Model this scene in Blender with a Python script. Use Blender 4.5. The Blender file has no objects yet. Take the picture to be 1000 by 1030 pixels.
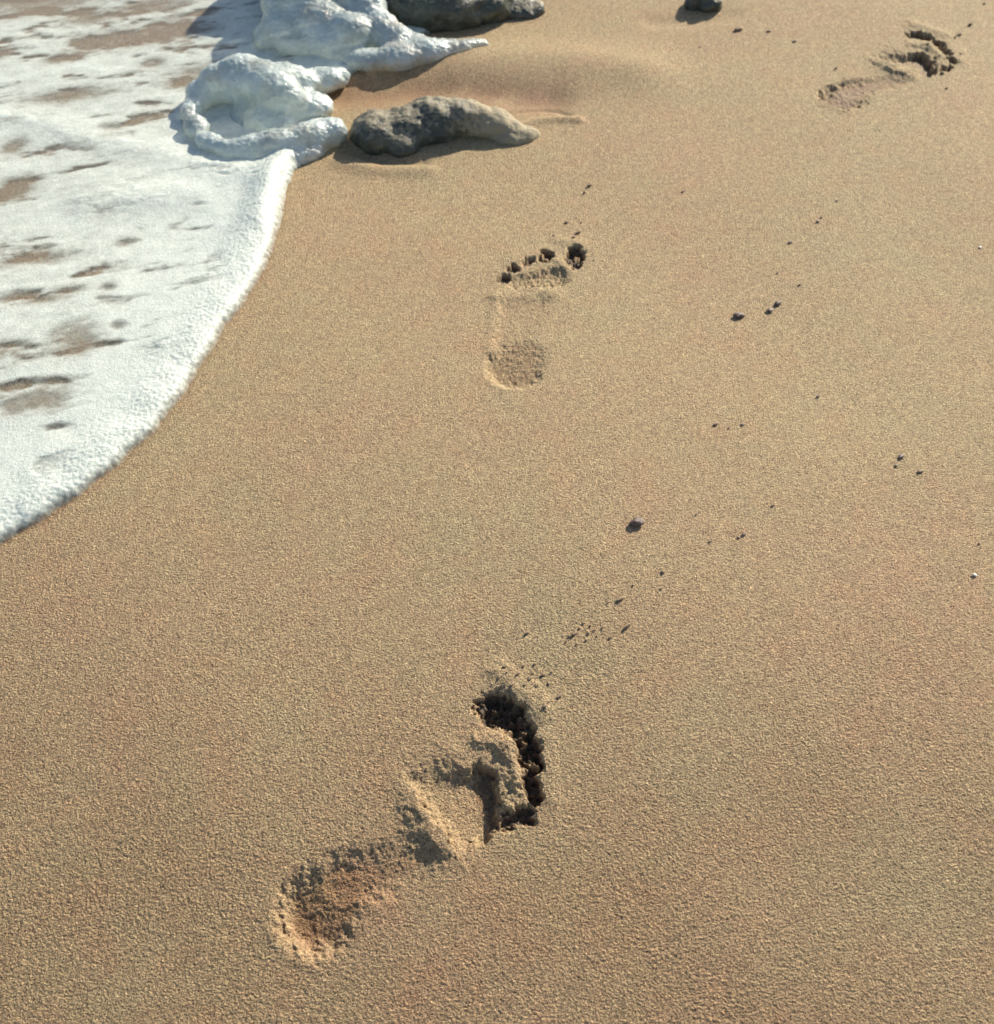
import bpy, math, random
import numpy as np
from mathutils import Vector, Matrix
R = math.radians
scene = bpy.context.scene
COL = scene.collection

# ------------------------------------------------------------------ camera
CAM_H, PITCH, F = 0.74, R(52.0), 1000.0
cd = bpy.data.cameras.new('camera'); cam = bpy.data.objects.new('camera', cd); COL.objects.link(cam)
cam.location = (0, 0, CAM_H); cam.rotation_euler = (R(90) - PITCH, 0, 0)
cd.sensor_fit = 'HORIZONTAL'; cd.sensor_width = 36.0; cd.lens = 36.0 * F / 1000.0
cd.clip_start = 0.01; cd.clip_end = 500
cd.dof.use_dof = True; cd.dof.focus_distance = 0.86; cd.dof.aperture_fstop = 9.0
scene.camera = cam

# ------------------------------------------------------------------ light
SUN_EL, SUN_AZ = R(29), R(37)          # azimuth clockwise from +Y
w = bpy.data.worlds.new('World'); scene.world = w; w.use_nodes = True
nt = w.node_tree; nt.nodes.clear()
sky = nt.nodes.new('ShaderNodeTexSky'); sky.sky_type = 'NISHITA'; sky.sun_disc = False
sky.sun_elevation = SUN_EL; sky.sun_rotation = SUN_AZ; sky.air_density = 1.0; sky.dust_density = 1.0
bg = nt.nodes.new('ShaderNodeBackground'); bg.inputs['Strength'].default_value = 0.085
wo = nt.nodes.new('ShaderNodeOutputWorld')
nt.links.new(sky.outputs[0], bg.inputs[0]); nt.links.new(bg.outputs[0], wo.inputs[0])
sd = bpy.data.lights.new('sun', 'SUN'); sun = bpy.data.objects.new('sun', sd); COL.objects.link(sun)
sd.energy = 4.6; sd.angle = R(0.6); sd.color = (1.0, 0.93, 0.78)
SDIR = Vector((math.sin(SUN_AZ) * math.cos(SUN_EL), math.cos(SUN_AZ) * math.cos(SUN_EL), math.sin(SUN_EL)))
sun.rotation_euler = SDIR.to_track_quat('Z', 'Y').to_euler()
scene.view_settings.view_transform = 'Standard'; scene.view_settings.look = 'None'
scene.view_settings.exposure = 0.60; scene.view_settings.gamma = 1.0

# ------------------------------------------------------------------ helpers
def ray_hit(px, py, z):
    dx = (px - 500.0); u = (515.0 - py)
    d = (dx, F * math.cos(PITCH) + u * math.sin(PITCH), -F * math.sin(PITCH) + u * math.cos(PITCH))
    t = (z - CAM_H) / d[2]
    return (d[0] * t, d[1] * t)
def P(px, py, z=0.0):
    """where on the beach (z above the sand level) a spot of the survey photograph lies"""
    p = ray_hit(px, py, z)
    for _ in range(4): p = ray_hit(px, py, z + level(*p))
    return p
def level(x, y): return float(beach(np.array([x]), np.array([y]))[0])

def _hash(ix, iy, seed):
    h = (ix.astype(np.int64) * 374761393 + iy.astype(np.int64) * 668265263 + seed * 1442695041) & 0xffffffff
    h = ((h ^ (h >> 13)) * 1274126177) & 0xffffffff
    h = ((h ^ (h >> 16)) * 2246822519) & 0xffffffff
    return (h ^ (h >> 15)) & 0xffffffff

def pn(x, y, wl, seed):
    """gradient noise, about -0.7..0.7, wavelength wl"""
    ca_, sa_ = math.cos(seed * 2.399), math.sin(seed * 2.399)
    x, y = (x * ca_ - y * sa_) / wl + seed * 17.31, (x * sa_ + y * ca_) / wl - seed * 9.77
    xi = np.floor(x); yi = np.floor(y); fx = x - xi; fy = y - yi
    xi = xi.astype(np.int64); yi = yi.astype(np.int64)
    u = fx * fx * fx * (fx * (fx * 6 - 15) + 10); v = fy * fy * fy * (fy * (fy * 6 - 15) + 10)
    def g(ox, oy):
        a = _hash(xi + ox, yi + oy, seed) * (2 * math.pi / 4294967296.0)
        return np.cos(a) * (fx - ox) + np.sin(a) * (fy - oy)
    a = g(0, 0); b = g(1, 0); c = g(0, 1); d = g(1, 1)
    return (a + (b - a) * u) * (1 - v) + (c + (d - c) * u) * v

def fbm(x, y, wl, seed, n=3, gain=0.5):
    s = 0; a = 1.0
    for k in range(n):
        s = s + a * pn(x, y, wl, seed + k); a *= gain; wl *= 0.5
    return s

def worley(x, y, wl, seed):
    x = x / wl; y = y / wl
    xi = np.floor(x).astype(np.int64); yi = np.floor(y).astype(np.int64)
    best = np.full(x.shape, 9.0)
    for ox in (-1, 0, 1):
        for oy in (-1, 0, 1):
            cx = xi + ox; cy = yi + oy
            h1 = _hash(cx, cy, seed) / 4294967296.0; h2 = _hash(cx, cy, seed + 7) / 4294967296.0
            d = (cx + h1 - x) ** 2 + (cy + h2 - y) ** 2
            best = np.minimum(best, d)
    return np.sqrt(best)

def beach(x, y):
    """sand level without grain: soft swells, and a near part tilted away from the sun to darken it"""
    near = np.exp(-np.maximum(0, np.hypot(x, y - 0.8) - 2.0) / 2.0)
    q = np.clip(0.80 - (y + 0.30 * x), 0, 0.9)
    return 0.008 * pn(x, y, 0.75, 3) + 0.003 * pn(x, y, 0.22, 5) - 0.5 * 0.22 * q * q * near

def sst(a, b, x):
    t = np.clip((x - a) / (b - a), 0, 1); return t * t * (3 - 2 * t)

def segd(x, y, a, b):
    """distance to segment and the parameter along it"""
    ax, ay = a; bx, by = b; vx = bx - ax; vy = by - ay
    t = np.clip(((x - ax) * vx + (y - ay) * vy) / (vx * vx + vy * vy + 1e-12), 0, 1)
    return np.hypot(x - ax - t * vx, y - ay - t * vy), t

def polysd(x, y, pts):
    """signed distance to closed polygon, positive inside"""
    best = np.full(x.shape, 1e9); ins = np.zeros(x.shape, bool); n = len(pts)
    for i in range(n):
        a = pts[i]; b = pts[(i + 1) % n]
        d, _ = segd(x, y, a, b); best = np.minimum(best, d)
        c = ((a[1] > y) != (b[1] > y)) & (x < (b[0] - a[0]) * (y - a[1]) / (b[1] - a[1] + 1e-15) + a[0])
        ins ^= c
    return np.where(ins, best, -best)

def tag(o, label=None, cat=None, group=None, kind=None):
    if label: o['label'] = label
    if cat: o['category'] = cat
    if group: o['group'] = group
    if kind: o['kind'] = kind
    return o

def mesh_np(name, V, Fq, mat, parent=None, attrs=None, smooth=True):
    me = bpy.data.meshes.new(name)
    me.vertices.add(len(V)); me.vertices.foreach_set('co', np.ascontiguousarray(V, dtype=np.float32).ravel())
    k = Fq.shape[1]; n = len(Fq)
    me.loops.add(n * k); me.loops.foreach_set('vertex_index', np.ascontiguousarray(Fq, dtype=np.int32).ravel())
    me.polygons.add(n); me.polygons.foreach_set('loop_start', np.arange(0, n * k, k, dtype=np.int32))
    me.update(calc_edges=True)
    me.polygons.foreach_set('use_smooth', np.full(n, smooth))
    for an, av in (attrs or {}).items():
        at = me.attributes.new(an, 'FLOAT', 'POINT'); at.data.foreach_set('value', np.ascontiguousarray(av, dtype=np.float32))
    me.update()
    me.materials.append(mat)
    o = bpy.data.objects.new(name, me); COL.objects.link(o)
    if parent: o.parent = parent
    return o

def sub_mesh(name, V, Fq, mat, parent=None, attrs=None, origin=(0, 0, 0)):
    idx, inv = np.unique(Fq.ravel(), return_inverse=True)
    return mesh_np(name, V[idx] - np.array(origin), inv.reshape(Fq.shape), mat, parent, {k: v[idx] for k, v in (attrs or {}).items()})

def grid_faces(ny, nx):
    a = np.arange(ny * nx, dtype=np.int32).reshape(ny, nx)
    return np.stack([a[:-1, :-1], a[:-1, 1:], a[1:, 1:], a[1:, :-1]], -1).reshape(-1, 4)

# ------------------------------------------------------------------ materials
def new_mat(name):
    m = bpy.data.materials.new(name); m.use_nodes = True; n = m.node_tree; n.nodes.clear(); return m, n
class NT:
    def __init__(s, n): s.n = n
    def __call__(s, t, ins=None, **kw):
        d = s.n.nodes.new(t)
        for k, v in kw.items(): setattr(d, k, v)
        for k, v in (ins or {}).items():
            if isinstance(v, bpy.types.NodeSocket): s.n.links.new(v, d.inputs[k])
            else: d.inputs[k].default_value = v
        return d
def ramp(N, fac, stops):
    r = N('ShaderNodeValToRGB', {'Fac': fac}); e = r.color_ramp.elements
    while len(e) < len(stops): e.new(0.5)
    for el, (p, c) in zip(e, stops): el.position = p; el.color = (*c, 1) if len(c) == 3 else c
    return r.outputs[0]
def mixc(N, f, a, b, bt='MIX'):
    m = N('ShaderNodeMix', data_type='RGBA', blend_type=bt)
    for k, v in ((0, f), (6, a), (7, b)):
        if isinstance(v, bpy.types.NodeSocket): N.n.links.new(v, m.inputs[k])
        else: m.inputs[k].default_value = v if k == 0 else ((*v, 1) if len(v) == 3 else v)
    return m.outputs[2]

def make_sand():
    m, n = new_mat('sand'); N = NT(n)
    co = N('ShaderNodeNewGeometry').outputs['Position']
    big = N('ShaderNodeTexNoise', {'Vector': co, 'Scale': 3.2, 'Detail': 4.0, 'Roughness': 0.6})
    c = ramp(N, big.outputs[0], [(0.30, (0.474, 0.326, 0.193)), (0.50, (0.464, 0.344, 0.197)), (0.70, (0.452, 0.353, 0.202))])
    hue = N('ShaderNodeTexNoise', {'Vector': co, 'Scale': 24.0, 'Detail': 5.0, 'Roughness': 0.7})
    c = mixc(N, 1.0, c, ramp(N, hue.outputs[0], [(0.36, (1.03, 0.97, 0.96)), (0.5, (1, 1, 1)), (0.64, (0.98, 1.01, 1.0))]), 'MULTIPLY')
    # single grains: each cell its own tone, a few pale shell bits and dark or red grains
    gr = N('ShaderNodeTexVoronoi', {'Vector': co, 'Scale': 1050.0}, feature='F1')
    gv = N('ShaderNodeSeparateColor', {'Color': gr.outputs['Color']})
    gt = ramp(N, gv.outputs[0], [(0.0, (0.38, 0.34, 0.34)), (0.18, (0.74, 0.73, 0.76)), (0.5, (1.0, 1.0, 1.0)), (0.85, (1.20, 1.20, 1.18)), (0.98, (1.42, 1.40, 1.34)), (1.0, (2.0, 2.0, 1.95))])
    c = mixc(N, 1.0, c, gt, 'MULTIPLY')
    red = ramp(N, gv.outputs[1], [(0.86, (0, 0, 0)), (0.9, (1, 1, 1))])
    c = mixc(N, N('ShaderNodeMath', {0: red, 1: 0.30}, operation='MULTIPLY').outputs[0], c, (0.36, 0.17, 0.10))
    g2 = N('ShaderNodeTexNoise', {'Vector': co, 'Scale': 170.0, 'Detail': 3.0})
    c = mixc(N, 1.0, c, ramp(N, g2.outputs[0], [(0.3, (0.86, 0.85, 0.84)), (0.7, (1.08, 1.08, 1.07))]), 'MULTIPLY')
    wet_shade = N('ShaderNodeAttribute', attribute_name='wet_shade')
    wf = wet_shade.outputs['Fac']
    c = mixc(N, 1.0, c, ramp(N, wf, [(0.0, (1, 1, 1)), (0.6, (0.72, 0.585, 0.51)), (1.0, (0.30, 0.29, 0.32))]), 'MULTIPLY')  # dark end also carries shade painted into toe holes and ball wall
    b1 = N('ShaderNodeTexNoise', {'Vector': co, 'Scale': 620.0, 'Detail': 2.0, 'Roughness': 0.7})
    bm = N('ShaderNodeBump', {'Height': b1.outputs[0], 'Strength': 1.0, 'Distance': 0.0022})
    b2 = N('ShaderNodeBump', {'Height': gr.outputs['Distance'], 'Normal': bm.outputs[0], 'Strength': 0.5, 'Distance': 0.0005}, invert=True)
    p = N('ShaderNodeBsdfPrincipled', {'Base Color': c, 'Roughness': N('ShaderNodeMapRange', {'Value': wf, 'To Min': 0.82, 'To Max': 0.42}).outputs[0],
          'Normal': b2.outputs[0], 'Specular IOR Level': 0.35})
    o = N('ShaderNodeOutputMaterial', {'Surface': p.outputs[0]})
    return m

def make_foam(name, attr):
    m, n = new_mat(name); N = NT(n)
    co = N('ShaderNodeNewGeometry').outputs['Position']
    v1 = N('ShaderNodeTexVoronoi', {'Vector': co, 'Scale': 330.0}, feature='F1')
    v2 = N('ShaderNodeTexVoronoi', {'Vector': co, 'Scale': 900.0}, feature='F1')
    ns = N('ShaderNodeTexNoise', {'Vector': co, 'Scale': 60.0, 'Detail': 4.0})
    c = ramp(N, ns.outputs[0], [(0.3, (0.73, 0.77, 0.69)), (0.7, (0.80, 0.83, 0.75))] if attr else [(0.3, (0.58, 0.64, 0.62)), (0.7, (0.70, 0.75, 0.71))])
    if not attr:      # tan patches painted in place of translucency in thin froth
        sd_ = N('ShaderNodeTexNoise', {'Vector': co, 'Scale': 19.0, 'Detail': 6.0, 'Roughness': 0.62})
        c = mixc(N, N('ShaderNodeMapRange', {'Value': sd_.outputs[0], 'From Min': 0.52, 'From Max': 0.68, 'To Max': 0.55}).outputs[0], c, (0.56, 0.45, 0.35))
    pit = ramp(N, v1.outputs['Distance'], [(0.0, (0.80, 0.82, 0.82)), (0.5, (1, 1, 1))])
    c = mixc(N, 0.45, c, pit, 'MULTIPLY')
    b1 = N('ShaderNodeBump', {'Height': v1.outputs['Distance'], 'Strength': 0.22 if attr else 0.45, 'Distance': 0.0012}, invert=True)
    b2 = N('ShaderNodeBump', {'Height': v2.outputs['Distance'], 'Normal': b1.outputs[0], 'Strength': 0.5, 'Distance': 0.0007}, invert=True)
    p = N('ShaderNodeBsdfPrincipled', {'Base Color': c, 'Roughness': 0.38 if attr else 0.24, 'Normal': b2.outputs[0], 'Specular IOR Level': 0.45 if attr else 0.6, 'Coat Weight': 0.0 if attr else 0.5, 'Coat Roughness': 0.08,
          'Subsurface Weight': 0.5, 'Subsurface Scale': 0.009 if not attr else 0.005})
    p.inputs['Subsurface Radius'].default_value = (0.8, 1.0, 1.0)
    out = p.outputs[0]
    if attr:
        at = N('ShaderNodeAttribute', attribute_name='cover')
        lace = N('ShaderNodeTexNoise', {'Vector': co, 'Scale': 260.0, 'Detail': 3.0, 'Roughness': 0.65})
        s = N('ShaderNodeMath', {0: lace.outputs[0], 1: 0.5}, operation='SUBTRACT')
        s2 = N('ShaderNodeMath', {0: s.outputs[0], 1: 0.55}, operation='MULTIPLY')
        s3 = N('ShaderNodeMath', {0: at.outputs['Fac'], 1: s2.outputs[0]}, operation='ADD', use_clamp=True)
        tr = N('ShaderNodeBsdfTransparent')
        mx = N('ShaderNodeMixShader', {0: s3.outputs[0], 1: tr.outputs[0], 2: out}); out = mx.outputs[0]
    else:                                  # soaked foam lets the stone and sand beneath show faintly
        th_ = N('ShaderNodeTexNoise', {'Vector': co, 'Scale': 22.0, 'Detail': 5.0, 'Roughness': 0.65})
        al = N('ShaderNodeMapRange', {'Value': th_.outputs[0], 'From Min': 0.38, 'From Max': 0.60, 'To Min': 0.94, 'To Max': 0.55})
        tr = N('ShaderNodeBsdfTransparent', {'Color': (0.92, 0.97, 0.97, 1)})
        mx = N('ShaderNodeMixShader', {0: al.outputs[0], 1: tr.outputs[0], 2: out}); out = mx.outputs[0]
    N('ShaderNodeOutputMaterial', {'Surface': out})
    return m

def make_water():
    m, n = new_mat('sea_water'); N = NT(n)
    co = N('ShaderNodeNewGeometry').outputs['Position']
    ns = N('ShaderNodeTexNoise', {'Vector': co, 'Scale': 45.0, 'Detail': 3.0})
    b = N('ShaderNodeBump', {'Height': ns.outputs[0], 'Strength': 0.35, 'Distance': 0.003})
    lw = N('ShaderNodeLayerWeight', {'Blend': 0.5, 'Normal': b.outputs[0]})
    pw = N('ShaderNodeMath', {0: lw.outputs['Facing'], 1: 5.0}, operation='POWER')
    fr = N('ShaderNodeMapRange', {'Value': pw.outputs[0], 'To Min': 0.02, 'To Max': 0.9})
    t = N('ShaderNodeBsdfTransparent', {'Color': (0.90, 0.93, 0.92, 1)}); g = N('ShaderNodeBsdfGlossy', {'Roughness': 0.08, 'Normal': b.outputs[0]})
    mx = N('ShaderNodeMixShader', {0: fr.outputs[0], 1: t.outputs[0], 2: g.outputs[0]})
    N('ShaderNodeOutputMaterial', {'Surface': mx.outputs[0]})
    return m

def make_rock():
    m, n = new_mat('stone'); N = NT(n)
    ge = N('ShaderNodeNewGeometry'); co = ge.outputs['Position']
    ns = N('ShaderNodeTexNoise', {'Vector': co, 'Scale': 55.0, 'Detail': 7.0, 'Roughness': 0.68})
    c = ramp(N, ns.outputs[0], [(0.30, (0.030, 0.038, 0.034)), (0.50, (0.072, 0.078, 0.060)), (0.72, (0.16, 0.15, 0.105))])
    # sand lodged on the upper faces
    sp = N('ShaderNodeSeparateXYZ', {'Vector': ge.outputs['Normal']})
    n2 = N('ShaderNodeTexNoise', {'Vector': co, 'Scale': 160.0, 'Detail': 4.0})
    a = N('ShaderNodeMath', {0: sp.outputs[2], 1: n2.outputs[0]}, operation='MULTIPLY')
    f = N('ShaderNodeMapRange', {'Value': a.outputs[0], 'From Min': 0.30, 'From Max': 0.50, 'To Max': 0.75})
    du = N('ShaderNodeAttribute', attribute_name='dust')
    f2 = N('ShaderNodeMath', {0: du.outputs['Fac'], 1: n2.outputs[0]}, operation='ADD'); f3 = N('ShaderNodeMapRange', {'Value': f2.outputs[0], 'From Min': 0.62, 'From Max': 1.0})
    ff_ = N('ShaderNodeMath', {0: f.outputs[0], 1: f3.outputs[0]}, operation='MAXIMUM')
    c = mixc(N, ff_.outputs[0], c, (0.36, 0.30, 0.20))
    b1 = N('ShaderNodeBump', {'Height': ns.outputs[0], 'Strength': 0.8, 'Distance': 0.004})
    b2 = N('ShaderNodeBump', {'Height': n2.outputs[0], 'Normal': b1.outputs[0], 'Strength': 0.7, 'Distance': 0.0015})
    p = N('ShaderNodeBsdfPrincipled', {'Base Color': c, 'Roughness': N('ShaderNodeMapRange', {'Value': ff_.outputs[0], 'To Min': 0.34, 'To Max': 0.85}).outputs[0], 'Normal': b2.outputs[0]})
    N('ShaderNodeOutputMaterial', {'Surface': p.outputs[0]})
    return m

def make_plain(name, c0, c1, rough=0.8):
    m, n = new_mat(name); N = NT(n)
    co = N('ShaderNodeNewGeometry').outputs['Position']
    ns = N('ShaderNodeTexNoise', {'Vector': co, 'Scale': 600.0, 'Detail': 3.0})
    c = ramp(N, ns.outputs[0], [(0.35, c0), (0.65, c1)])
    b1 = N('ShaderNodeBump', {'Height': ns.outputs[0], 'Strength': 0.8, 'Distance': 0.001})
    p = N('ShaderNodeBsdfPrincipled', {'Base Color': c, 'Roughness': rough, 'Normal': b1.outputs[0]})
    N('ShaderNodeOutputMaterial', {'Surface': p.outputs[0]})
    return m

M_SAND = make_sand(); M_FOAM = make_foam('sea_foam_sheet', True); M_CLUMP = make_foam('sea_foam_thick', False)
M_WATER = make_water(); M_ROCK = make_rock()
M_CRUMB = make_plain('damp_sand_crumb', (0.22, 0.155, 0.095), (0.38, 0.27, 0.165))
M_DARK = make_plain('dark_pebble', (0.10, 0.062, 0.050), (0.20, 0.135, 0.10), 0.55)
M_SHELL = make_plain('shell_chip', (0.62, 0.58, 0.50), (0.78, 0.75, 0.68), 0.5)

# ------------------------------------------------------------------ sea edge
FRONT_PX = [(0, 549), (22, 535), (45, 523), (62, 509), (80, 500), (97, 485), (118, 470), (134, 453), (155, 436), (170, 415), (186, 397),
            (198, 374), (214, 352), (226, 330), (242, 311), (254, 292), (267, 270), (276, 246), (283, 222), (287, 200), (289, 184), (296, 172), (312, 160), (328, 148), (338, 134)]
BACK_PX = [(330, 118), (325, 100), (340, 85), (370, 66), (420, 45), (455, 15), (470, -30), (500, -100)]
front = [P(*p) for p in FRONT_PX]
sea_poly = [(-60, -38)] + [(-3.2, -1.2), (-1.3, 0.12), (-0.80, 0.44)] + front + [P(*p) for p in BACK_PX] + [(0.35, 3.5), (3, 9), (22, 60), (-60, 60)]

# ------------------------------------------------------------------ sand height field
def geo(a, step, g, lim):
    out = []; x = a
    while abs(x) < lim: x += step; step *= g; out.append(x)
    return out
xc = list(np.arange(-0.43, 0.4301, 0.0008)) + list(np.arange(0.4312, 0.87, 0.0012))
xl = list(-np.arange(0.4312, 0.87, 0.0012))[::-1]
xs = np.array(geo(-0.8704, -0.003, 1.22, 60)[::-1] + xl + xc + geo(0.8704, 0.003, 1.22, 60))
ys = [0.115]
while ys[-1] < 1.78:
    y = ys[-1]; al = math.atan2(CAM_H, y); off = PITCH - al
    sv = F * math.sin(al) ** 2 / (CAM_H * math.cos(off) ** 2)
    ys.append(y + 0.92 / sv)
ys = np.array(geo(0.115, -0.003, 1.3, 60)[::-1] + ys + geo(ys[-1], 0.004, 1.22, 60))
X, Y = np.meshgrid(xs, ys)
NX, NY = len(xs), len(ys)
near = np.exp(-np.maximum(0, np.hypot(X, Y - 0.8) - 2.0) / 2.0)

sea_d = np.where((X < 0.9) | (Y > 1.5), polysd(X, Y, sea_poly), -1.0)       # positive in the wash
Z = beach(X, Y) + 0.05 * pn(X, Y, 4.0, 9) * (1 - near)
# the near sand has a slope away from the sun, added to darken it
# sea bed drops slowly away from the wash line
Z = Z - 0.06 * np.maximum(0, sea_d - 0.9) ** 0.9 * sst(0.9, 1.6, sea_d)
wet_shade = sst(-0.010, 0.010, sea_d + 0.004 * pn(X, Y, 0.02, 12)) * 0.55

wet_shade = np.maximum(wet_shade, 0.26 * sst(0.62, 0.12, Y - 0.12 * np.abs(X)) * near * np.clip(1 + 0.7 * pn(X, Y, 0.11, 83), 0, 1.4))   # slightly darker, browner sand close by

def line_gauss(pxs, w, h):
    """ridge or groove of height h along a line of spots"""
    global Z
    pts = [P(*p) for p in pxs]; best = np.full(X.shape, 1e9)
    for a, b in zip(pts[:-1], pts[1:]): best = np.minimum(best, segd(X, Y, a, b)[0])
    Z += h * np.exp(-(best / w) ** 2)
    return best
# scour and banks about the stones
line_gauss([(470, 62), (560, 62), (640, 72)], 0.055, 0.010)
b = line_gauss([(345, 93), (400, 88), (480, 92), (550, 98)], 0.035, -0.008)
wet_shade = np.maximum(wet_shade, 0.62 * np.exp(-(b / 0.042) ** 2) * sst(-0.25, 0.35, pn(X, Y, 0.05, 77) + 0.35))
line_gauss([(520, 128), (540, 122), (560, 120), (582, 121)], 0.008, 0.0040)
line_gauss([(515, 113), (530, 110), (545, 108), (560, 110), (572, 115)], 0.005, -0.0022)
line_gauss([(345, 165), (380, 172), (430, 172)], 0.014, 0.004)
line_gauss([(350, 150), (385, 162), (425, 163)], 0.010, -0.004)
line_gauss([(660, 22), (705, 20), (735, 15)], 0.02, -0.003)

wvx = X + 0.0009 * pn(X, Y, 0.004, 51); wvy = Y + 0.0009 * pn(X, Y, 0.004, 53)
grain = 0.00012 * pn(X, Y, 0.0080, 21) + 0.00014 * pn(wvx, wvy, 0.0041, 22) + 0.00036 * pn(wvx, wvy, 0.0026, 23) + 0.00034 * pn(wvx, wvy, 0.0019, 24)
grain += 0.00010 * np.random.default_rng(3).standard_normal(X.shape)
mod = 1.0 + 0.5 * pn(X, Y, 0.12, 31)
grain *= np.clip(mod, 0.5, 1.4) * (0.75 + 0.52 * sst(0.80, 0.22, Y))   # coarser, rougher sand close by

# ------------------------------------------------------------------ footprints pressed into the field
LBL = np.zeros(X.shape, np.int32)      # which print part a vertex belongs to
PARTS = {}
def press(foot, box, T, prims, ridges, rough, dscale=1.0, ragged=0.0036, seed=40):
    """prims: (part, kind, geometry, depth, wall, tilt)"""
    global Z
    x0, x1, y0, y1 = box
    i0, i1 = np.searchsorted(xs, (x0, x1)); j0, j1 = np.searchsorted(ys, (y0, y1))
    x = X[j0:j1, i0:i1]; y = Y[j0:j1, i0:i1]
    wx = ragged * (fbm(x, y, 0.009, seed, 3, 0.62)); wy = ragged * (fbm(x, y, 0.009, seed + 5, 3, 0.62))
    xw = x + wx * 1.4; yw = y + wy * 1.4
    dep = np.zeros(x.shape); tdep = np.zeros(x.shape); who = np.zeros(x.shape, np.int32); rg = np.zeros(x.shape); damp = np.zeros(x.shape); lim = np.full(x.shape, -1.0)  # damp: moist pressed sand, plus shade painted behind the toes
    for (part, kind, g, D, wall, tilt, rgh) in prims:
        if kind == 'c':                       # capsule: a, b, radius a, radius b
            a, b_, ra, rb = T(g[0]), T(g[1]), g[2], g[3]
            d, t = segd(xw, yw, a, b_); s = ra + (rb - ra) * t - d; c = ((a[0] + b_[0]) / 2, (a[1] + b_[1]) / 2)
        else:
            pts = [T(q) for q in g]; s = polysd(xw, yw, pts); c = (sum(p[0] for p in pts) / len(pts), sum(p[1] for p in pts) / len(pts))
        ta = R(78) if part == 'ball_print' else R(45)
        along = (xw - c[0]) * math.sin(ta) + (yw - c[1]) * math.cos(ta)
        if kind == 'p': wall = wall * (1 + 2.2 * sst(0.012, -0.016, along))      # the sole slopes gently in from the arch
        m = sst(-wall * 0.5, wall * 0.5, s)
        dd = m * np.maximum(0.0, D + tilt * along) * dscale
        if rgh > 0.9: dd = dd * (0.40 + 0.60 * sst(-0.40, 0.10, fbm(x, y, 0.0105, seed + 21, 2, 0.5)))   # clods left standing in the hole
        if kind == 'p': damp = np.maximum(damp, 0.85 * m * sst(0.006, 0.018, along + 0.4 * wx))     # shade painted into the sand on the wall behind the toes
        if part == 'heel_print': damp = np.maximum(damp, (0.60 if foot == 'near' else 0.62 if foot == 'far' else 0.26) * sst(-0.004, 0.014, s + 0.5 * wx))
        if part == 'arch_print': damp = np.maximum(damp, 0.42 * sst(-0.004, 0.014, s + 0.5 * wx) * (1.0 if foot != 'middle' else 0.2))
        key = (foot, part)
        if key not in PARTS: PARTS[key] = len(PARTS) + 1
        sel = (s > -0.003) & (s > lim)
        who[sel] = PARTS[key]; lim = np.maximum(lim, s)
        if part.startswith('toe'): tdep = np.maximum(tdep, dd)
        dep = np.maximum(dep, dd); rg = np.maximum(rg, m * rgh)
    add = np.zeros(x.shape)
    for (a, b_, wdt, h) in ridges:
        A, B = T(a), T(b_); d, t = segd(xw, yw, A, B)
        if isinstance(wdt, tuple):            # steep on the shaded side, gentle on the other, fading towards its first end
            side = (xw - A[0]) * (B[1] - A[1]) - (yw - A[1]) * (B[0] - A[0])
            ww = np.where(side > 0, wdt[1], wdt[0]) * (0.55 + 0.45 * t)
            e_ = np.exp(-(d / ww) ** 2); add += h * dscale * e_ * (0.12 + 0.88 * sst(0.0, 0.75, t)); grain[j0:j1, i0:i1] *= 1 - 0.55 * e_; rg *= 1 - 0.8 * e_
        else: add += h * dscale * np.exp(-(d / wdt) ** 2)
    lump = fbm(x, y, 0.0055, seed + 11, 3, 0.75) * 0.0026 + (0.5 - worley(x, y, 0.0032, seed + 3)) * 0.0026
    Z[j0:j1, i0:i1] += -dep + add + rg * lump
    wet_shade[j0:j1, i0:i1] = np.maximum(wet_shade[j0:j1, i0:i1], np.maximum(damp, sst(0.0022, 0.0055, tdep * (1 + 0.5 * wx / ragged))))  # toe holes and their walls painted dark as shade
    L = LBL[j0:j1, i0:i1]; L[who > 0] = who[who > 0]
    LBL[j0:j1, i0:i1] = L

# shape of a right foot, drawn in the coordinates of the nearest print
RIGHT = [
    ('heel_print', 'c', ((322, 914), (345, 893), 0.029, 0.024), 0.0066, 0.022, -0.20, 0.20),
    ('arch_print', 'c', ((345, 888), (438, 858), 0.020, 0.011), 0.0038, 0.024, -0.09, 0.17),
    ('ball_print', 'p', [(412, 782), (436, 776), (462, 780), (484, 770), (496, 776), (502, 802), (500, 830), (488, 846), (470, 848), (455, 842), (440, 832)], 0.0086, 0.009, 0.11, 0.05),
    ('toe_print', 'c', ((496, 713), (514, 721), 0.0145, 0.0115), 0.0125, 0.009, 0.10, 1.5),
    ('toe_print_b', 'c', ((526, 738), (531, 749), 0.0090, 0.0088), 0.0120, 0.007, 0.10, 1.5),
    ('toe_print_c', 'c', ((530, 763), (536, 769), 0.0070, 0.0080), 0.0115, 0.006, 0.05, 1.5),
    ('toe_print_d', 'c', ((534, 786), (538, 799), 0.0062, 0.0070), 0.0110, 0.006, 0.05, 1.5),
    ('toe_print_e', 'c', ((510, 826), (529, 819), 0.0055, 0.0070), 0.0085, 0.008, 0.05, 0.9),
]
RIGHT_R = [((400, 776), (446, 840), (0.0048, 0.0170), 0.0078), ((445, 752), (460, 757), 0.006, 0.0010), ((480, 744), (508, 750), 0.007, 0.0030), ((508, 750), (521, 787), 0.0055, 0.0035),
           ((521, 787), (511, 808), 0.0055, 0.0030), ((505, 680), (545, 712), 0.012, 0.0030), ((550, 745), (552, 800), 0.010, 0.0015),
           ((285, 935), (310, 958), 0.010, 0.0020)]
T1 = lambda q: P(*q)
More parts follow.
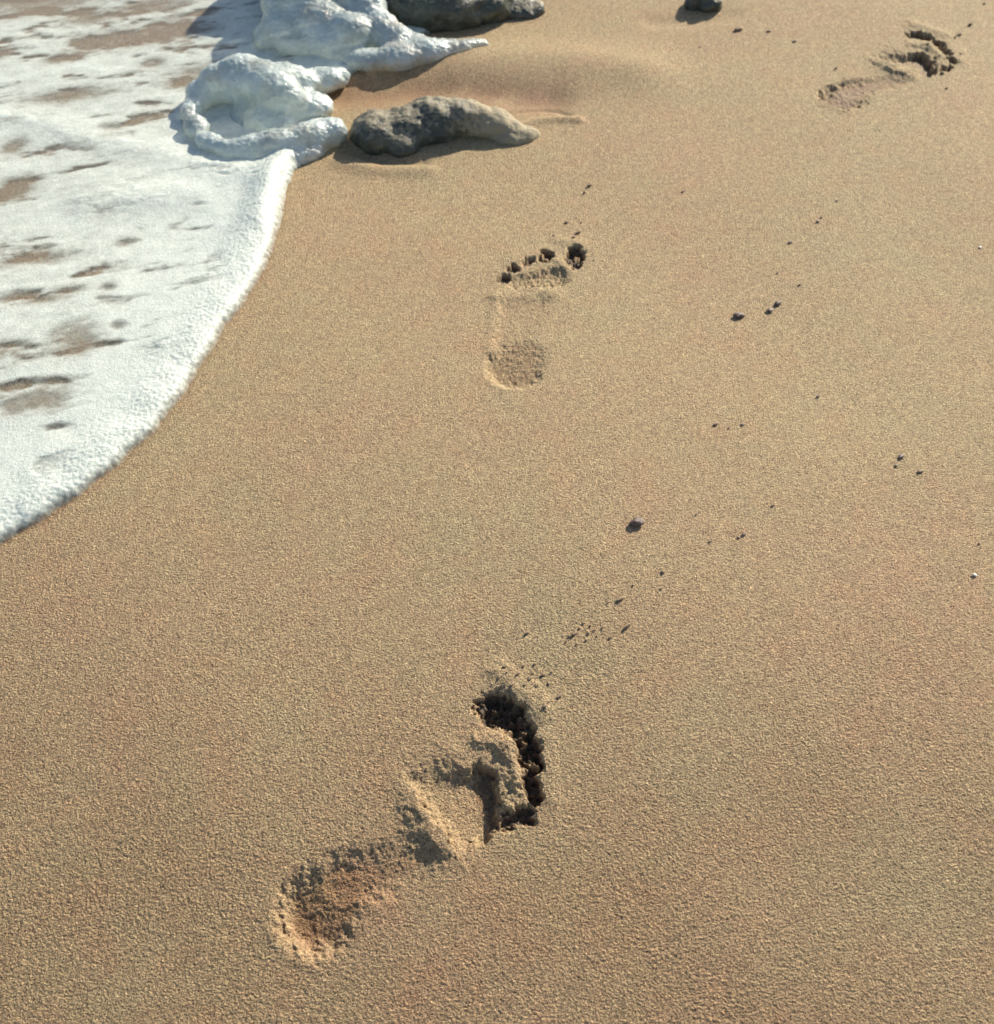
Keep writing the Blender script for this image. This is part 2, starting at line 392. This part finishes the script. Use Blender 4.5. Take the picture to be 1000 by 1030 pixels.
h1 = np.array(P(325, 912)); t1 = np.array(P(535, 748)); h3 = np.array(P(850, 96)); t3 = np.array(P(949, 46))
v1 = t1 - h1; v3 = t3 - h3; sc = np.linalg.norm(v3) / np.linalg.norm(v1); an = math.atan2(v3[1], v3[0]) - math.atan2(v1[1], v1[0])
def T3(q):
    p = np.array(P(*q)) - h1; c, s = math.cos(an) * sc, math.sin(an) * sc
    return (h3[0] + c * p[0] - s * p[1], h3[1] + s * p[0] + c * p[1])
press('near', (-0.26, 0.12, 0.12, 0.50), T1, RIGHT, RIGHT_R, 1.0, seed=40)
FAR = [(a, b, (g[0], g[1], g[2] * 0.62, g[3] * 0.66) if a.startswith('toe') else g, d, w_ * 0.8, t_, r_ * 0.7) for (a, b, g, d, w_, t_, r_) in RIGHT]
press('far', (0.40, 0.86, 1.15, 1.65), T3, FAR, RIGHT_R, 1.0, ragged=0.0055, dscale=0.90, seed=60)
LEFT = [
    ('heel_print', 'c', ((518, 369), (525, 356), 0.029, 0.026), 0.0055, 0.016, -0.13, 0.34),
    ('arch_print', 'c', ((512, 340), (528, 305), 0.020, 0.026), 0.0022, 0.016, 0.0, 0.14),
    ('ball_print', 'c', ((520, 285), (556, 279), 0.010, 0.016), 0.0046, 0.011, 0.02, 0.70),
    ('toe_print', 'c', ((577, 265), (579, 253), 0.0090, 0.0100), 0.0090, 0.006, 0.25, 1.0),
    ('toe_print_b', 'c', ((547, 259), (551, 256), 0.0070, 0.0074), 0.0080, 0.005, 0.1, 1.0),
    ('toe_print_c', 'c', ((529, 265), (534, 262), 0.0048, 0.0052), 0.0056, 0.005, 0.1, 0.9),
    ('toe_print_d', 'c', ((515, 271), (518, 269), 0.0048, 0.0050), 0.0062, 0.004, 0.1, 0.6),
    ('toe_print_e', 'c', ((506, 281), (509, 279), 0.0058, 0.0056), 0.0066, 0.005, 0.1, 0.6),
]
LEFT_R = [((500, 298), (556, 296), 0.010, 0.0024), ((492, 375), (508, 390), 0.008, 0.0015), ((560, 242), (585, 245), 0.008, 0.0018), ((515, 262), (545, 250), 0.008, 0.0012),
          ((500, 302), (494, 352), 0.007, 0.0016), ((560, 262), (566, 268), 0.006, 0.0020)]
press('middle', (-0.08, 0.18, 0.66, 1.16), T1, LEFT, LEFT_R, 1.0, seed=80, ragged=0.0028)

Z += grain
FACES = grid_faces(NY, NX)
V = np.stack([X.ravel(), Y.ravel(), Z.ravel()], -1)
L = LBL.ravel(); fl = L[FACES].max(1)
sand = sub_mesh('sand', V, FACES[fl == 0], M_SAND, attrs={'wet_shade': wet_shade.ravel()}); tag(sand, kind='structure')

def hz(x, y):
    i = min(max(np.searchsorted(xs, x), 1), NX - 1); j = min(max(np.searchsorted(ys, y), 1), NY - 1)
    return float(Z[j, i])

LABELS = {'near': 'deep bare right footprint with crumbled toe holes, nearest and largest of the trail',
          'middle': 'shallow bare left footprint with five round toe dents, between the stone and the nearest footprint',
          'far': 'small far right footprint near the upper right corner, heel oval and dark toes'}
CENT = {'near': P(420, 820), 'middle': P(535, 315), 'far': P(895, 70)}
for foot in ('near', 'middle', 'far'):
    cx, cy = CENT[foot]
    e = bpy.data.objects.new('footprint', None); COL.objects.link(e); e.location = (cx, cy, 0); e.empty_display_size = 0.05
    tag(e, LABELS[foot], 'footprint', 'bare footprints walking up the beach')
    for (f, part), k in PARTS.items():
        if f != foot: continue
        name = part[:9] if part.startswith('toe') else part
        sub_mesh(name, V, FACES[fl == k], M_SAND, e, {'wet_shade': wet_shade.ravel()}, (cx, cy, 0))

# ------------------------------------------------------------------ water and foam sheet
fx = np.array(geo(-0.87, -0.004, 1.25, 60)[::-1] + list(np.arange(-0.868, 0.05, 0.0012)) + geo(0.05, 0.004, 1.3, 24))
y0 = 0.42
fyl = [y0]
while fyl[-1] < 1.8: fyl.append(fyl[-1] + 0.0010 + 0.0010 * max(0, (fyl[-1] - 0.5)))
fy = np.array(geo(y0, -0.004, 1.3, 40)[::-1] + fyl + geo(fyl[-1], 0.005, 1.25, 60))
FX, FY = np.meshgrid(fx, fy)
D = polysd(FX + 0.0016 * fbm(FX, FY, 0.012, 91, 3, 0.6), FY + 0.0016 * fbm(FX, FY, 0.012, 95, 3, 0.6), sea_poly)
bi = np.clip(np.searchsorted(xs, fx), 1, NX - 1); bj = np.clip(np.searchsorted(ys, fy), 1, NY - 1)
# smooth level of the sheet: the beach without grain
base = beach(FX, FY)
lvl = base * np.exp(-np.maximum(0, D - 0.6) / 0.5) + 0.0022
GF = grid_faces(*FX.shape)
wz = lvl + 0.0006 * pn(FX, FY, 0.05, 14)
fw = (D.ravel()[GF] > 0.002).all(1)
WV = np.stack([FX.ravel(), FY.ravel(), wz.ravel()], -1)
water = sub_mesh('water', WV, GF[fw], M_WATER); tag(water, kind='structure')
# coverage of foam: solid along the front, torn into streaks further in
ca, sa = math.cos(R(14)), math.sin(R(14))
U_ = FX * ca + FY * sa; W_ = -FX * sa + FY * ca
st = fbm(U_ * 0.34, W_, 0.040, 101, 4, 0.55)
st2 = fbm(U_ * 0.5, W_, 0.016, 111, 3, 0.6)
px_far = sst(1.15, 1.55, FY)
cov = 0.97 - sst(0.0, 0.62, st + 0.30 * st2 + 0.08 * px_far + 0.08 * sst(0.10, 0.30, D) - 0.20) * 0.80
cov -= 0.20 * sst(0.03, 0.24, D) * (0.9 + 0.9 * st2 + 0.6 * st)
HOLES = [(77, 344, 24, 15), (35, 405, 34, 11), (10, 392, 18, 5), (40, 386, 26, 4), (35, 262, 38, 6), (20, 300, 20, 5), (45, 303, 22, 5), (70, 293, 18, 4), (15, 195, 22, 8), (12, 348, 18, 4),
         (70, 98, 40, 7), (15, 150, 12, 7), (130, 40, 50, 10), (95, 45, 20, 8), (40, 5, 60, 12), (180, 30, 30, 12), (215, 75, 40, 9), (185, 85, 20, 5),
         (115, 130, 12, 4), (60, 62, 16, 4), (155, 65, 12, 5), (120, 330, 7, 4), (128, 245, 10, 4), (110, 290, 8, 4), (95, 20, 30, 6), (20, 185, 20, 6), (155, 8, 40, 7)]
edge = 0.45 * st2 + 0.35 * st
for (hx, hy, rx, ry) in HOLES:
    a = P(hx, hy); b_ = P(hx + rx, hy - rx * 0.12); c_ = P(hx, hy - ry)
    r1 = math.hypot(b_[0] - a[0], b_[1] - a[1]); r2 = abs(c_[1] - a[1])
    ux, uy = (b_[0] - a[0]) / r1, (b_[1] - a[1]) / r1
    q = np.hypot(((FX - a[0]) * ux + (FY - a[1]) * uy) / r1, (-(FX - a[0]) * uy + (FY - a[1]) * ux) / r2)
    cov -= 0.62 * sst(1.7, 0.2, q + 2.0 * edge)
cov = np.maximum(cov, 0.95 * sst(0.11, 0.02, D)); cov = np.clip(cov, 0.13, 0.97) * (0.18 + 0.82 * sst(-0.001, 0.010, D + 0.003 * fbm(FX, FY, 0.006, 171, 2)))
frontness = sst(1.28, 1.10, FY)
t = np.clip(D / 0.024, 0, 1); bead = np.sqrt(np.maximum(0, 1 - (1 - t) ** 2))
th = 0.0070 * bead * (1 - 0.82 * sst(0.008, 0.12, D))
th *= 1 + 0.45 * pn(FX, FY, 0.05, 121)
bub = (0.62 - worley(FX, FY, 0.0048, 131)) * 0.0011 + (0.62 - worley(FX, FY, 0.0030, 137)) * 0.0009
fine = sst(0.09, 0.0, D) * 0.92 + 0.08
th += bub * bead * fine + 0.0006 * bead * fbm(FX, FY, 0.022, 141, 3) * (0.5 + fine)
# soft swells of thicker foam
for (pts, wdt, h) in [([(0, 118), (50, 128), (85, 140), (150, 152), (230, 175)], 0.030, 0.004), ([(300, 150), (280, 182), (262, 225)], 0.026, 0.009), ([(250, 170), (200, 190), (120, 195)], 0.05, 0.004),
                      ([(90, 205), (190, 200)], 0.03, 0.003)]:
    best = np.full(FX.shape, 1e9); pp = [P(*q) for q in pts]
    for a, b_ in zip(pp[:-1], pp[1:]): best = np.minimum(best, segd(FX, FY, a, b_)[0])
    gss = np.exp(-(best / wdt) ** 2); th += h * gss * bead; cov = np.maximum(cov, gss * 1.05 * (0.8 + 0.4 * st2))
fz = lvl - 0.001 + np.maximum(th, 0.0) * (0.45 + 0.55 * cov) + 0.0014 * bead
fz = np.where(D < 0.0, -0.0005 + base, fz)
ff = (D.ravel()[GF] > -0.0012).all(1)
FV = np.stack([FX.ravel(), FY.ravel(), fz.ravel()], -1)
foam = sub_mesh('sea_foam', FV, GF[ff], M_FOAM, attrs={'cover': np.clip(cov, 0, 1).ravel()})
tag(foam, 'white lacy sea foam sheet with thick bubbly front edge spread over the soaked sand', 'sea foam', kind='stuff')

# ------------------------------------------------------------------ lumps: stones and foam clumps
def n3(p, wl, seed):
    a = pn(p[:, 0], p[:, 1] + p[:, 2] * 0.7, wl, seed); b = pn(p[:, 1], p[:, 2] - p[:, 0] * 0.4, wl, seed + 1); c = pn(p[:, 2], p[:, 0], wl, seed + 2)
    return (a + b + c) * 0.75
def ico(sub):
    me = bpy.data.meshes.new('t'); import bmesh
    bm = bmesh.new(); bmesh.ops.create_icosphere(bm, subdivisions=sub, radius=1.0); bm.to_mesh(me); bm.free()
    v = np.zeros(len(me.vertices) * 3, np.float32); me.vertices.foreach_get('co', v)
    f = np.zeros(len(me.polygons) * 3, np.int32); me.loops.foreach_get('vertex_index', f)
    bpy.data.meshes.remove(me); return v.reshape(-1, 3).astype(float), f.reshape(-1, 3)
ICO3 = ico(3); ICO4 = ico(4)
def blob(name, ells, mat, voxel=0.002, smooth=6, noises=(), parent=None, sharp=0.0, dust=None):
    """ells: (px, py, z, rx, ry, rz, turn degrees, lean) merged by voxels, smoothed, roughened"""
    VV = []; FF = []; n = 0
    for (px, py, z, rx, ry, rz, tu) in ells:
        v, f = ICO3; v = v.copy()
        if sharp: v = v * (1 + sharp * n3(v + px, 1.1, 7))[:, None]
        v = v * np.array((rx, ry, rz)); c, s = math.cos(R(tu)), math.sin(R(tu))
        v = np.stack([v[:, 0] * c - v[:, 1] * s, v[:, 0] * s + v[:, 1] * c, v[:, 2]], -1)
        x, y = P(px, py, z); v += np.array((x, y, z + level(x, y))); VV.append(v); FF.append(f + n); n += len(v)
    V = np.concatenate(VV); Fc = np.concatenate(FF)
    o = mesh_np('tmp', V, Fc, mat)
    r = o.modifiers.new('r', 'REMESH'); r.mode = 'VOXEL'; r.voxel_size = voxel
    if smooth: s_ = o.modifiers.new('s', 'SMOOTH'); s_.iterations = smooth; s_.factor = 0.5
    dg = bpy.context.evaluated_depsgraph_get(); dg.update(); ev = o.evaluated_get(dg); me = bpy.data.meshes.new_from_object(ev)
    old = o.data; bpy.data.objects.remove(o); bpy.data.meshes.remove(old)
    k = len(me.vertices); v = np.zeros(k * 3, np.float32); me.vertices.foreach_get('co', v); v = v.reshape(-1, 3).astype(float)
    nn = np.zeros(k * 3, np.float32); me.vertices.foreach_get('normal', nn); nn = nn.reshape(-1, 3).astype(float)
    for (kind, wl, amp, sd_) in noises:
        if kind == 'n': h = n3(v, wl, sd_) * amp
        elif kind == 'r': h = (0.35 - np.abs(n3(v, wl, sd_))) * amp
        else: h = (0.6 - worley(v[:, 0] + v[:, 2] * 0.5, v[:, 1] + v[:, 2] * 0.8, wl, sd_)) * amp
        v = v + nn * h[:, None]
    cx, cy = v[:, 0].mean(), v[:, 1].mean(); v -= np.array((cx, cy, 0))
    me.vertices.foreach_set('co', v.astype(np.float32).ravel()); me.update()
    if dust:
        at = me.attributes.new('dust', 'FLOAT', 'POINT'); at.data.foreach_set('value', sst(dust[0], dust[1], v[:, 0] + cx).astype(np.float32) * 0.9)
    me.polygons.foreach_set('use_smooth', np.full(len(me.polygons), True))
    me.name = name; me.materials.clear(); me.materials.append(mat)
    o = bpy.data.objects.new(name, me); COL.objects.link(o); o.location = (cx, cy, 0)
    return o

ROCKN = [('n', 0.045, 0.006, 201), ('r', 0.034, 0.0040, 211), ('n', 0.013, 0.0022, 221), ('r', 0.008, 0.0010, 226), ('n', 0.004, 0.0006, 231)]
o = blob('rock', [(384, 134, 0.008, 0.040, 0.036, 0.028, 10), (372, 134, 0.002, 0.026, 0.032, 0.020, 0), (408, 128, 0.012, 0.040, 0.032, 0.026, 0),
                  (404, 146, 0.004, 0.024, 0.022, 0.018, 0), (436, 120, 0.013, 0.050, 0.030, 0.027, -5), (462, 119, 0.013, 0.052, 0.028, 0.024, -10), (430, 128, 0.008, 0.05, 0.03, 0.022, 0),
                  (490, 124, 0.007, 0.055, 0.027, 0.018, -16), (508, 132, 0.001, 0.042, 0.026, 0.012, -20), (518, 136, -0.003, 0.032, 0.022, 0.009, -10)], M_ROCK, 0.0018, 16, ROCKN, sharp=0.08,
         dust=(P(425, 120)[0], P(535, 120)[0]))
tag(o, 'low grey-green stone half sunk in sand, lit on top, right of the foam clump', 'rock', 'stones at the sea edge')
o = blob('rock', [(430, 2, 0.020, 0.095, 0.060, 0.050, -5), (400, -22, 0.030, 0.10, 0.08, 0.065, 0), (480, 4, 0.012, 0.060, 0.045, 0.035, -10),
                  (515, 8, 0.002, 0.050, 0.030, 0.018, -15), (455, -35, 0.03, 0.10, 0.09, 0.05, 0)], M_ROCK, 0.0022, 3, ROCKN, sharp=0.15)
tag(o, 'large dark stone at the top edge of the photo, wrapped by the upper foam', 'rock', 'stones at the sea edge')
o = blob('rock', [(320, -40, 0.030, 0.090, 0.070, 0.10, 0), (285, -25, 0.01, 0.05, 0.05, 0.06, 20), (355, -15, 0.02, 0.06, 0.05, 0.055, 0)], M_ROCK, 0.0025, 3, ROCKN, sharp=0.15)
tag(o, 'tall stone under the upper foam, casting the dark shade on the wash', 'rock', 'stones at the sea edge')
o = blob('pebble', [(697, 4, 0.006, 0.013, 0.012, 0.014, 0), (712, 3, 0.008, 0.015, 0.013, 0.016, 20), (704, -4, 0.010, 0.018, 0.014, 0.016, 0), (720, 6, 0.004, 0.010, 0.010, 0.010, 0)],
         M_ROCK, 0.0012, 2, [('n', 0.014, 0.004, 301), ('r', 0.008, 0.002, 311)], sharp=0.12)
tag(o, 'small knobbly grey stone alone on dry sand at the top edge', 'pebble')

FN = [('n', 0.05, 0.005, 401), ('n', 0.016, 0.0014, 411), ('n', 0.008, 0.0008, 415), ('w', 0.0070, 0.0015, 419), ('w', 0.0045, 0.0012, 421), ('w', 0.0032, 0.0008, 431)]
# lower clump: rim round a hollow, a high back, an arm ending in a round tip
o = blob('foam_clump', [
    (193, 112, 0.008, 0.016, 0.030, 0.016, 0), (198, 130, 0.008, 0.018, 0.022, 0.016, 30), (212, 144, 0.009, 0.026, 0.017, 0.016, -30), (236, 153, 0.009, 0.032, 0.017, 0.016, -12),
    (204, 95, 0.014, 0.022, 0.026, 0.020, -30), (222, 84, 0.024, 0.030, 0.026, 0.026, 0), (243, 76, 0.034, 0.036, 0.030, 0.026, 0), (266, 84, 0.032, 0.044, 0.032, 0.028, -20), (250, 88, 0.018, 0.05, 0.03, 0.026, 0),
    (290, 82, 0.022, 0.044, 0.026, 0.024, 0), (316, 80, 0.014, 0.040, 0.022, 0.019, 8), (338, 78, 0.009, 0.020, 0.014, 0.013, 20), (282, 96, 0.030, 0.040, 0.030, 0.032, -20), (302, 108, 0.010, 0.044, 0.030, 0.020, 0),
    (278, 120, 0.006, 0.036, 0.036, 0.022, 0), (256, 118, 0.000, 0.040, 0.034, 0.014, 0),
    (256, 150, 0.010, 0.034, 0.020, 0.019, 10), (284, 145, 0.013, 0.040, 0.024, 0.024, 18), (308, 139, 0.014, 0.038, 0.023, 0.024, 15), (331, 134, 0.012, 0.026, 0.021, 0.021, 0),
    (274, 172, 0.000, 0.026, 0.050, 0.016, 15), (300, 152, 0.004, 0.04, 0.026, 0.018, 25)], M_CLUMP, 0.0020, 60, FN)
tag(o, 'white foam clump curled round a bluish hollow beside the low grey-green stone', 'foam clump', 'foam clumps on the stones')
o = blob('foam_clump', [
    (272, 36, 0.012, 0.022, 0.022, 0.018, 0), (262, 38, 0.006, 0.012, 0.012, 0.012, 0), (292, 28, 0.022, 0.042, 0.036, 0.030, 0), (305, 42, 0.012, 0.044, 0.028, 0.022, 0),
    (320, 22, 0.032, 0.046, 0.036, 0.028, 0), (332, 40, 0.018, 0.036, 0.030, 0.026, 0), (350, 32, 0.028, 0.036, 0.030, 0.026, 0), (300, 5, 0.042, 0.055, 0.040, 0.035, 0),
    (345, -5, 0.045, 0.050, 0.040, 0.03, 0), (368, 10, 0.036, 0.030, 0.034, 0.024, -20), (378, 26, 0.026, 0.034, 0.028, 0.022, -30), (394, 38, 0.018, 0.034, 0.026, 0.020, -30),
    (345, 54, 0.006, 0.036, 0.022, 0.016, 0), (372, 60, 0.008, 0.040, 0.022, 0.017, 10), (400, 57, 0.011, 0.044, 0.024, 0.019, 12), (428, 52, 0.011, 0.042, 0.022, 0.017, 12),
    (455, 48, 0.009, 0.036, 0.018, 0.014, 10), (476, 45, 0.006, 0.026, 0.014, 0.011, 5), (410, 46, 0.010, 0.040, 0.024, 0.017, 0), (315, -25, 0.06, 0.07, 0.05, 0.04, 0)], M_CLUMP, 0.0022, 60, FN)
tag(o, 'lumpy white foam heaped over stones at the top, one long arm reaching right', 'foam clump', 'foam clumps on the stones')

# ------------------------------------------------------------------ crumbs, pebbles, chips
rng = random.Random(5)
def crumb_mesh(seed, mat, sx=1, sy=1, sz=0.75):
    v, f = ICO3; v = v.copy() * np.array((sx, sy, sz))
    v = v * (1 + 0.38 * n3(v + seed * 3.1, 1.2, seed) + 0.22 * n3(v, 0.5, seed + 9))[:, None]
    me_o = mesh_np('m', v, f, mat); me = me_o.data; bpy.data.objects.remove(me_o); return me
CR = [crumb_mesh(500 + i, M_CRUMB, (1.0, 1.3, 1.5, 0.9, 1.15)[i], (0.8, 0.7, 0.75, 0.9, 0.6)[i], (0.5, 0.42, 0.55, 0.6, 0.4)[i]) for i in range(5)]
PB = [crumb_mesh(520 + i, M_DARK, 1.35, 0.8, 0.5) for i in range(3)]
SH = [crumb_mesh(540 + i, M_SHELL, 1.2, 0.7, 0.4) for i in range(2)]
def put(name, me, px, py, wpx, label, cat, group=None, turn=None, sink=0.25):
    x, y = P(px, py); s = F * math.sin(math.atan2(CAM_H, y)) / (CAM_H * math.cos(PITCH - math.atan2(CAM_H, y)))
    r = wpx / s / 2
    o = bpy.data.objects.new(name, me); COL.objects.link(o)
    o.location = (x, y, hz(x, y) + r * (0.75 - sink) * 0.9); o.scale = (r * rng.uniform(0.8, 1.2), r * rng.uniform(0.8, 1.2), r * rng.uniform(0.7, 1.1))
    o.rotation_euler = (0, 0, R(turn if turn is not None else rng.uniform(20, 50)))
    return tag(o, label, cat, group)
put('pebble', PB[0], 640, 527, 12, 'dark flat pebble alone on sand, above the nearest toe holes', 'pebble', turn=10)
put('pebble', PB[1], 744, 318, 8, 'dark pebble at the lower left end of the speck line, mid right', 'pebble', turn=20)
put('pebble', PB[2], 782, 306, 7, 'narrow dark pebble, upper right one of a close pair', 'pebble', turn=50)
put('pebble', PB[0], 774, 313, 6, 'small dark pebble, lower left one of a close pair', 'pebble', turn=20)
put('shell_chip', SH[0], 980, 579, 5, 'pale shell chip on the sand near the right edge', 'shell chip', turn=-20)
put('sand_crumb', CR[0], 743, 30, 9, 'low crumb of sand right of the small knobbly stone', 'sand crumb', turn=20, sink=0.5)
put('shell_chip', SH[1], 986, 249, 3, 'tiny white shell chip high at the right edge', 'shell chip')
G = [('crumb of damp sand in the tight cluster at the tips of the nearest toe holes', 'sand crumbs at the nearest toe tips', CR,
      [(508, 671, 6), (502, 683, 4), (521, 679, 5), (533, 683, 6), (546, 679, 5), (563, 700, 6), (527, 670, 4), (540, 690, 5), (515, 690, 5), (552, 688, 4), (548, 712, 5), (510, 678, 3), (528, 690, 4), (538, 668, 4), (545, 697, 4), (555, 676, 3), (518, 664, 3), (498, 676, 3), (536, 677, 3)]),
     ('crumb of damp sand in the loose cluster between nearest toe holes and dark flat pebble', 'sand crumbs in the loose cluster', CR,
      [(578, 637, 7), (573, 640, 5), (587, 627, 4), (592, 637, 4), (598, 634, 3), (601, 640, 3), (614, 641, 4), (583, 632, 4), (594, 629, 3), (590, 644, 3), (606, 631, 3), (570, 645, 3), (580, 648, 3)]),
     ('crumb of damp sand at the right end of the loose cluster below the dark pebble', 'sand crumbs right of the loose cluster', CR, [(631, 630, 6), (624, 603, 6), (612, 606, 3), (637, 589, 3)]),
     ('stray crumb of damp sand lower right of the dark flat pebble', 'stray crumbs below the dark pebble', CR, [(667, 576, 5), (665, 592, 4)]),
     ('single crumb of damp sand left of the loose cluster, above the toe holes', None, CR, [(530, 637, 6)]),
     ('topmost pair of damp sand crumbs beyond the shallow left footprint', 'topmost crumbs beyond the left footprint', CR, [(593, 187, 6), (588, 194, 5)]),
     ('crumb of damp sand close above the toes of the shallow left footprint', 'sand crumbs beyond the left footprint', CR,
      [(570, 224, 6), (582, 234, 5), (577, 239, 5), (557, 237, 4), (585, 224, 3)]),
     ('crumb of damp sand right beside the big toe dent of the shallow left footprint', None, CR, [(597, 262, 3)]),
     ('crumb of damp sand beyond the toes of the far right footprint', 'crumbs beyond the far toes', CR, [(976, 25, 6), (965, 35, 5), (961, 38, 4), (966, 55, 3)]),
     ('crumb of damp sand below the toes of the far right footprint', 'crumbs below the far toes', CR, [(948, 74, 5), (952, 89, 4)]),
     ('crumb of damp sand just above the heel of the far right footprint', None, CR, [(841, 69, 4)]),
     ('crumb of damp sand in the very top right corner', None, CR, [(990, 4, 4)]),
     ('tiny dark grit speck in the faint line running up right from the pebble pair', 'grit specks above the pebble pair', PB, [(795, 244, 4), (823, 223, 4), (826, 219, 3), (842, 202, 3), (804, 287, 4), (782, 275, 3)]),
     ('lone tiny dark grit speck upper right of the left footprint toes', None, PB, [(687, 193, 3)]),
     ('lone tiny grit speck midway between pebble pair and dark specks at the right', None, PB, [(823, 399, 4)]),
     ('tiny dark grit speck of the short row below the pebble pair', 'row of grit specks', PB, [(720, 427, 5), (747, 427, 4), (733, 431, 3)]),
     ('tiny dark grit speck right of the dark flat pebble', 'grit specks right of the dark pebble', PB, [(748, 538, 5), (743, 541, 3), (777, 509, 4), (700, 518, 3), (714, 545, 3)]),
     ('dark grit speck of the three near the right edge', 'three grit specks near the right edge', PB, [(906, 460, 7), (901, 469, 4), (925, 475, 5)]),
     ('tiny grit speck above the pale shell chip at the right edge', None, PB, [(985, 547, 3)]),
     ('tiny grit speck on the sand right of the small knobbly stone', 'grit specks by the knobbly stone', PB, [(773, 32, 4), (799, 42, 4)]),
     ('tiny grit speck just below the small knobbly stone', None, PB, [(704, 48, 3)])]
for lab, grp, pool, pts in G:
    for (x_, y_, w_) in pts:
        put('sand_crumb' if pool is CR else 'grit_speck', rng.choice(pool), x_, y_, w_ * 0.85, lab, 'sand crumb' if pool is CR else 'grit speck', grp)

scene.render.engine = 'CYCLES'
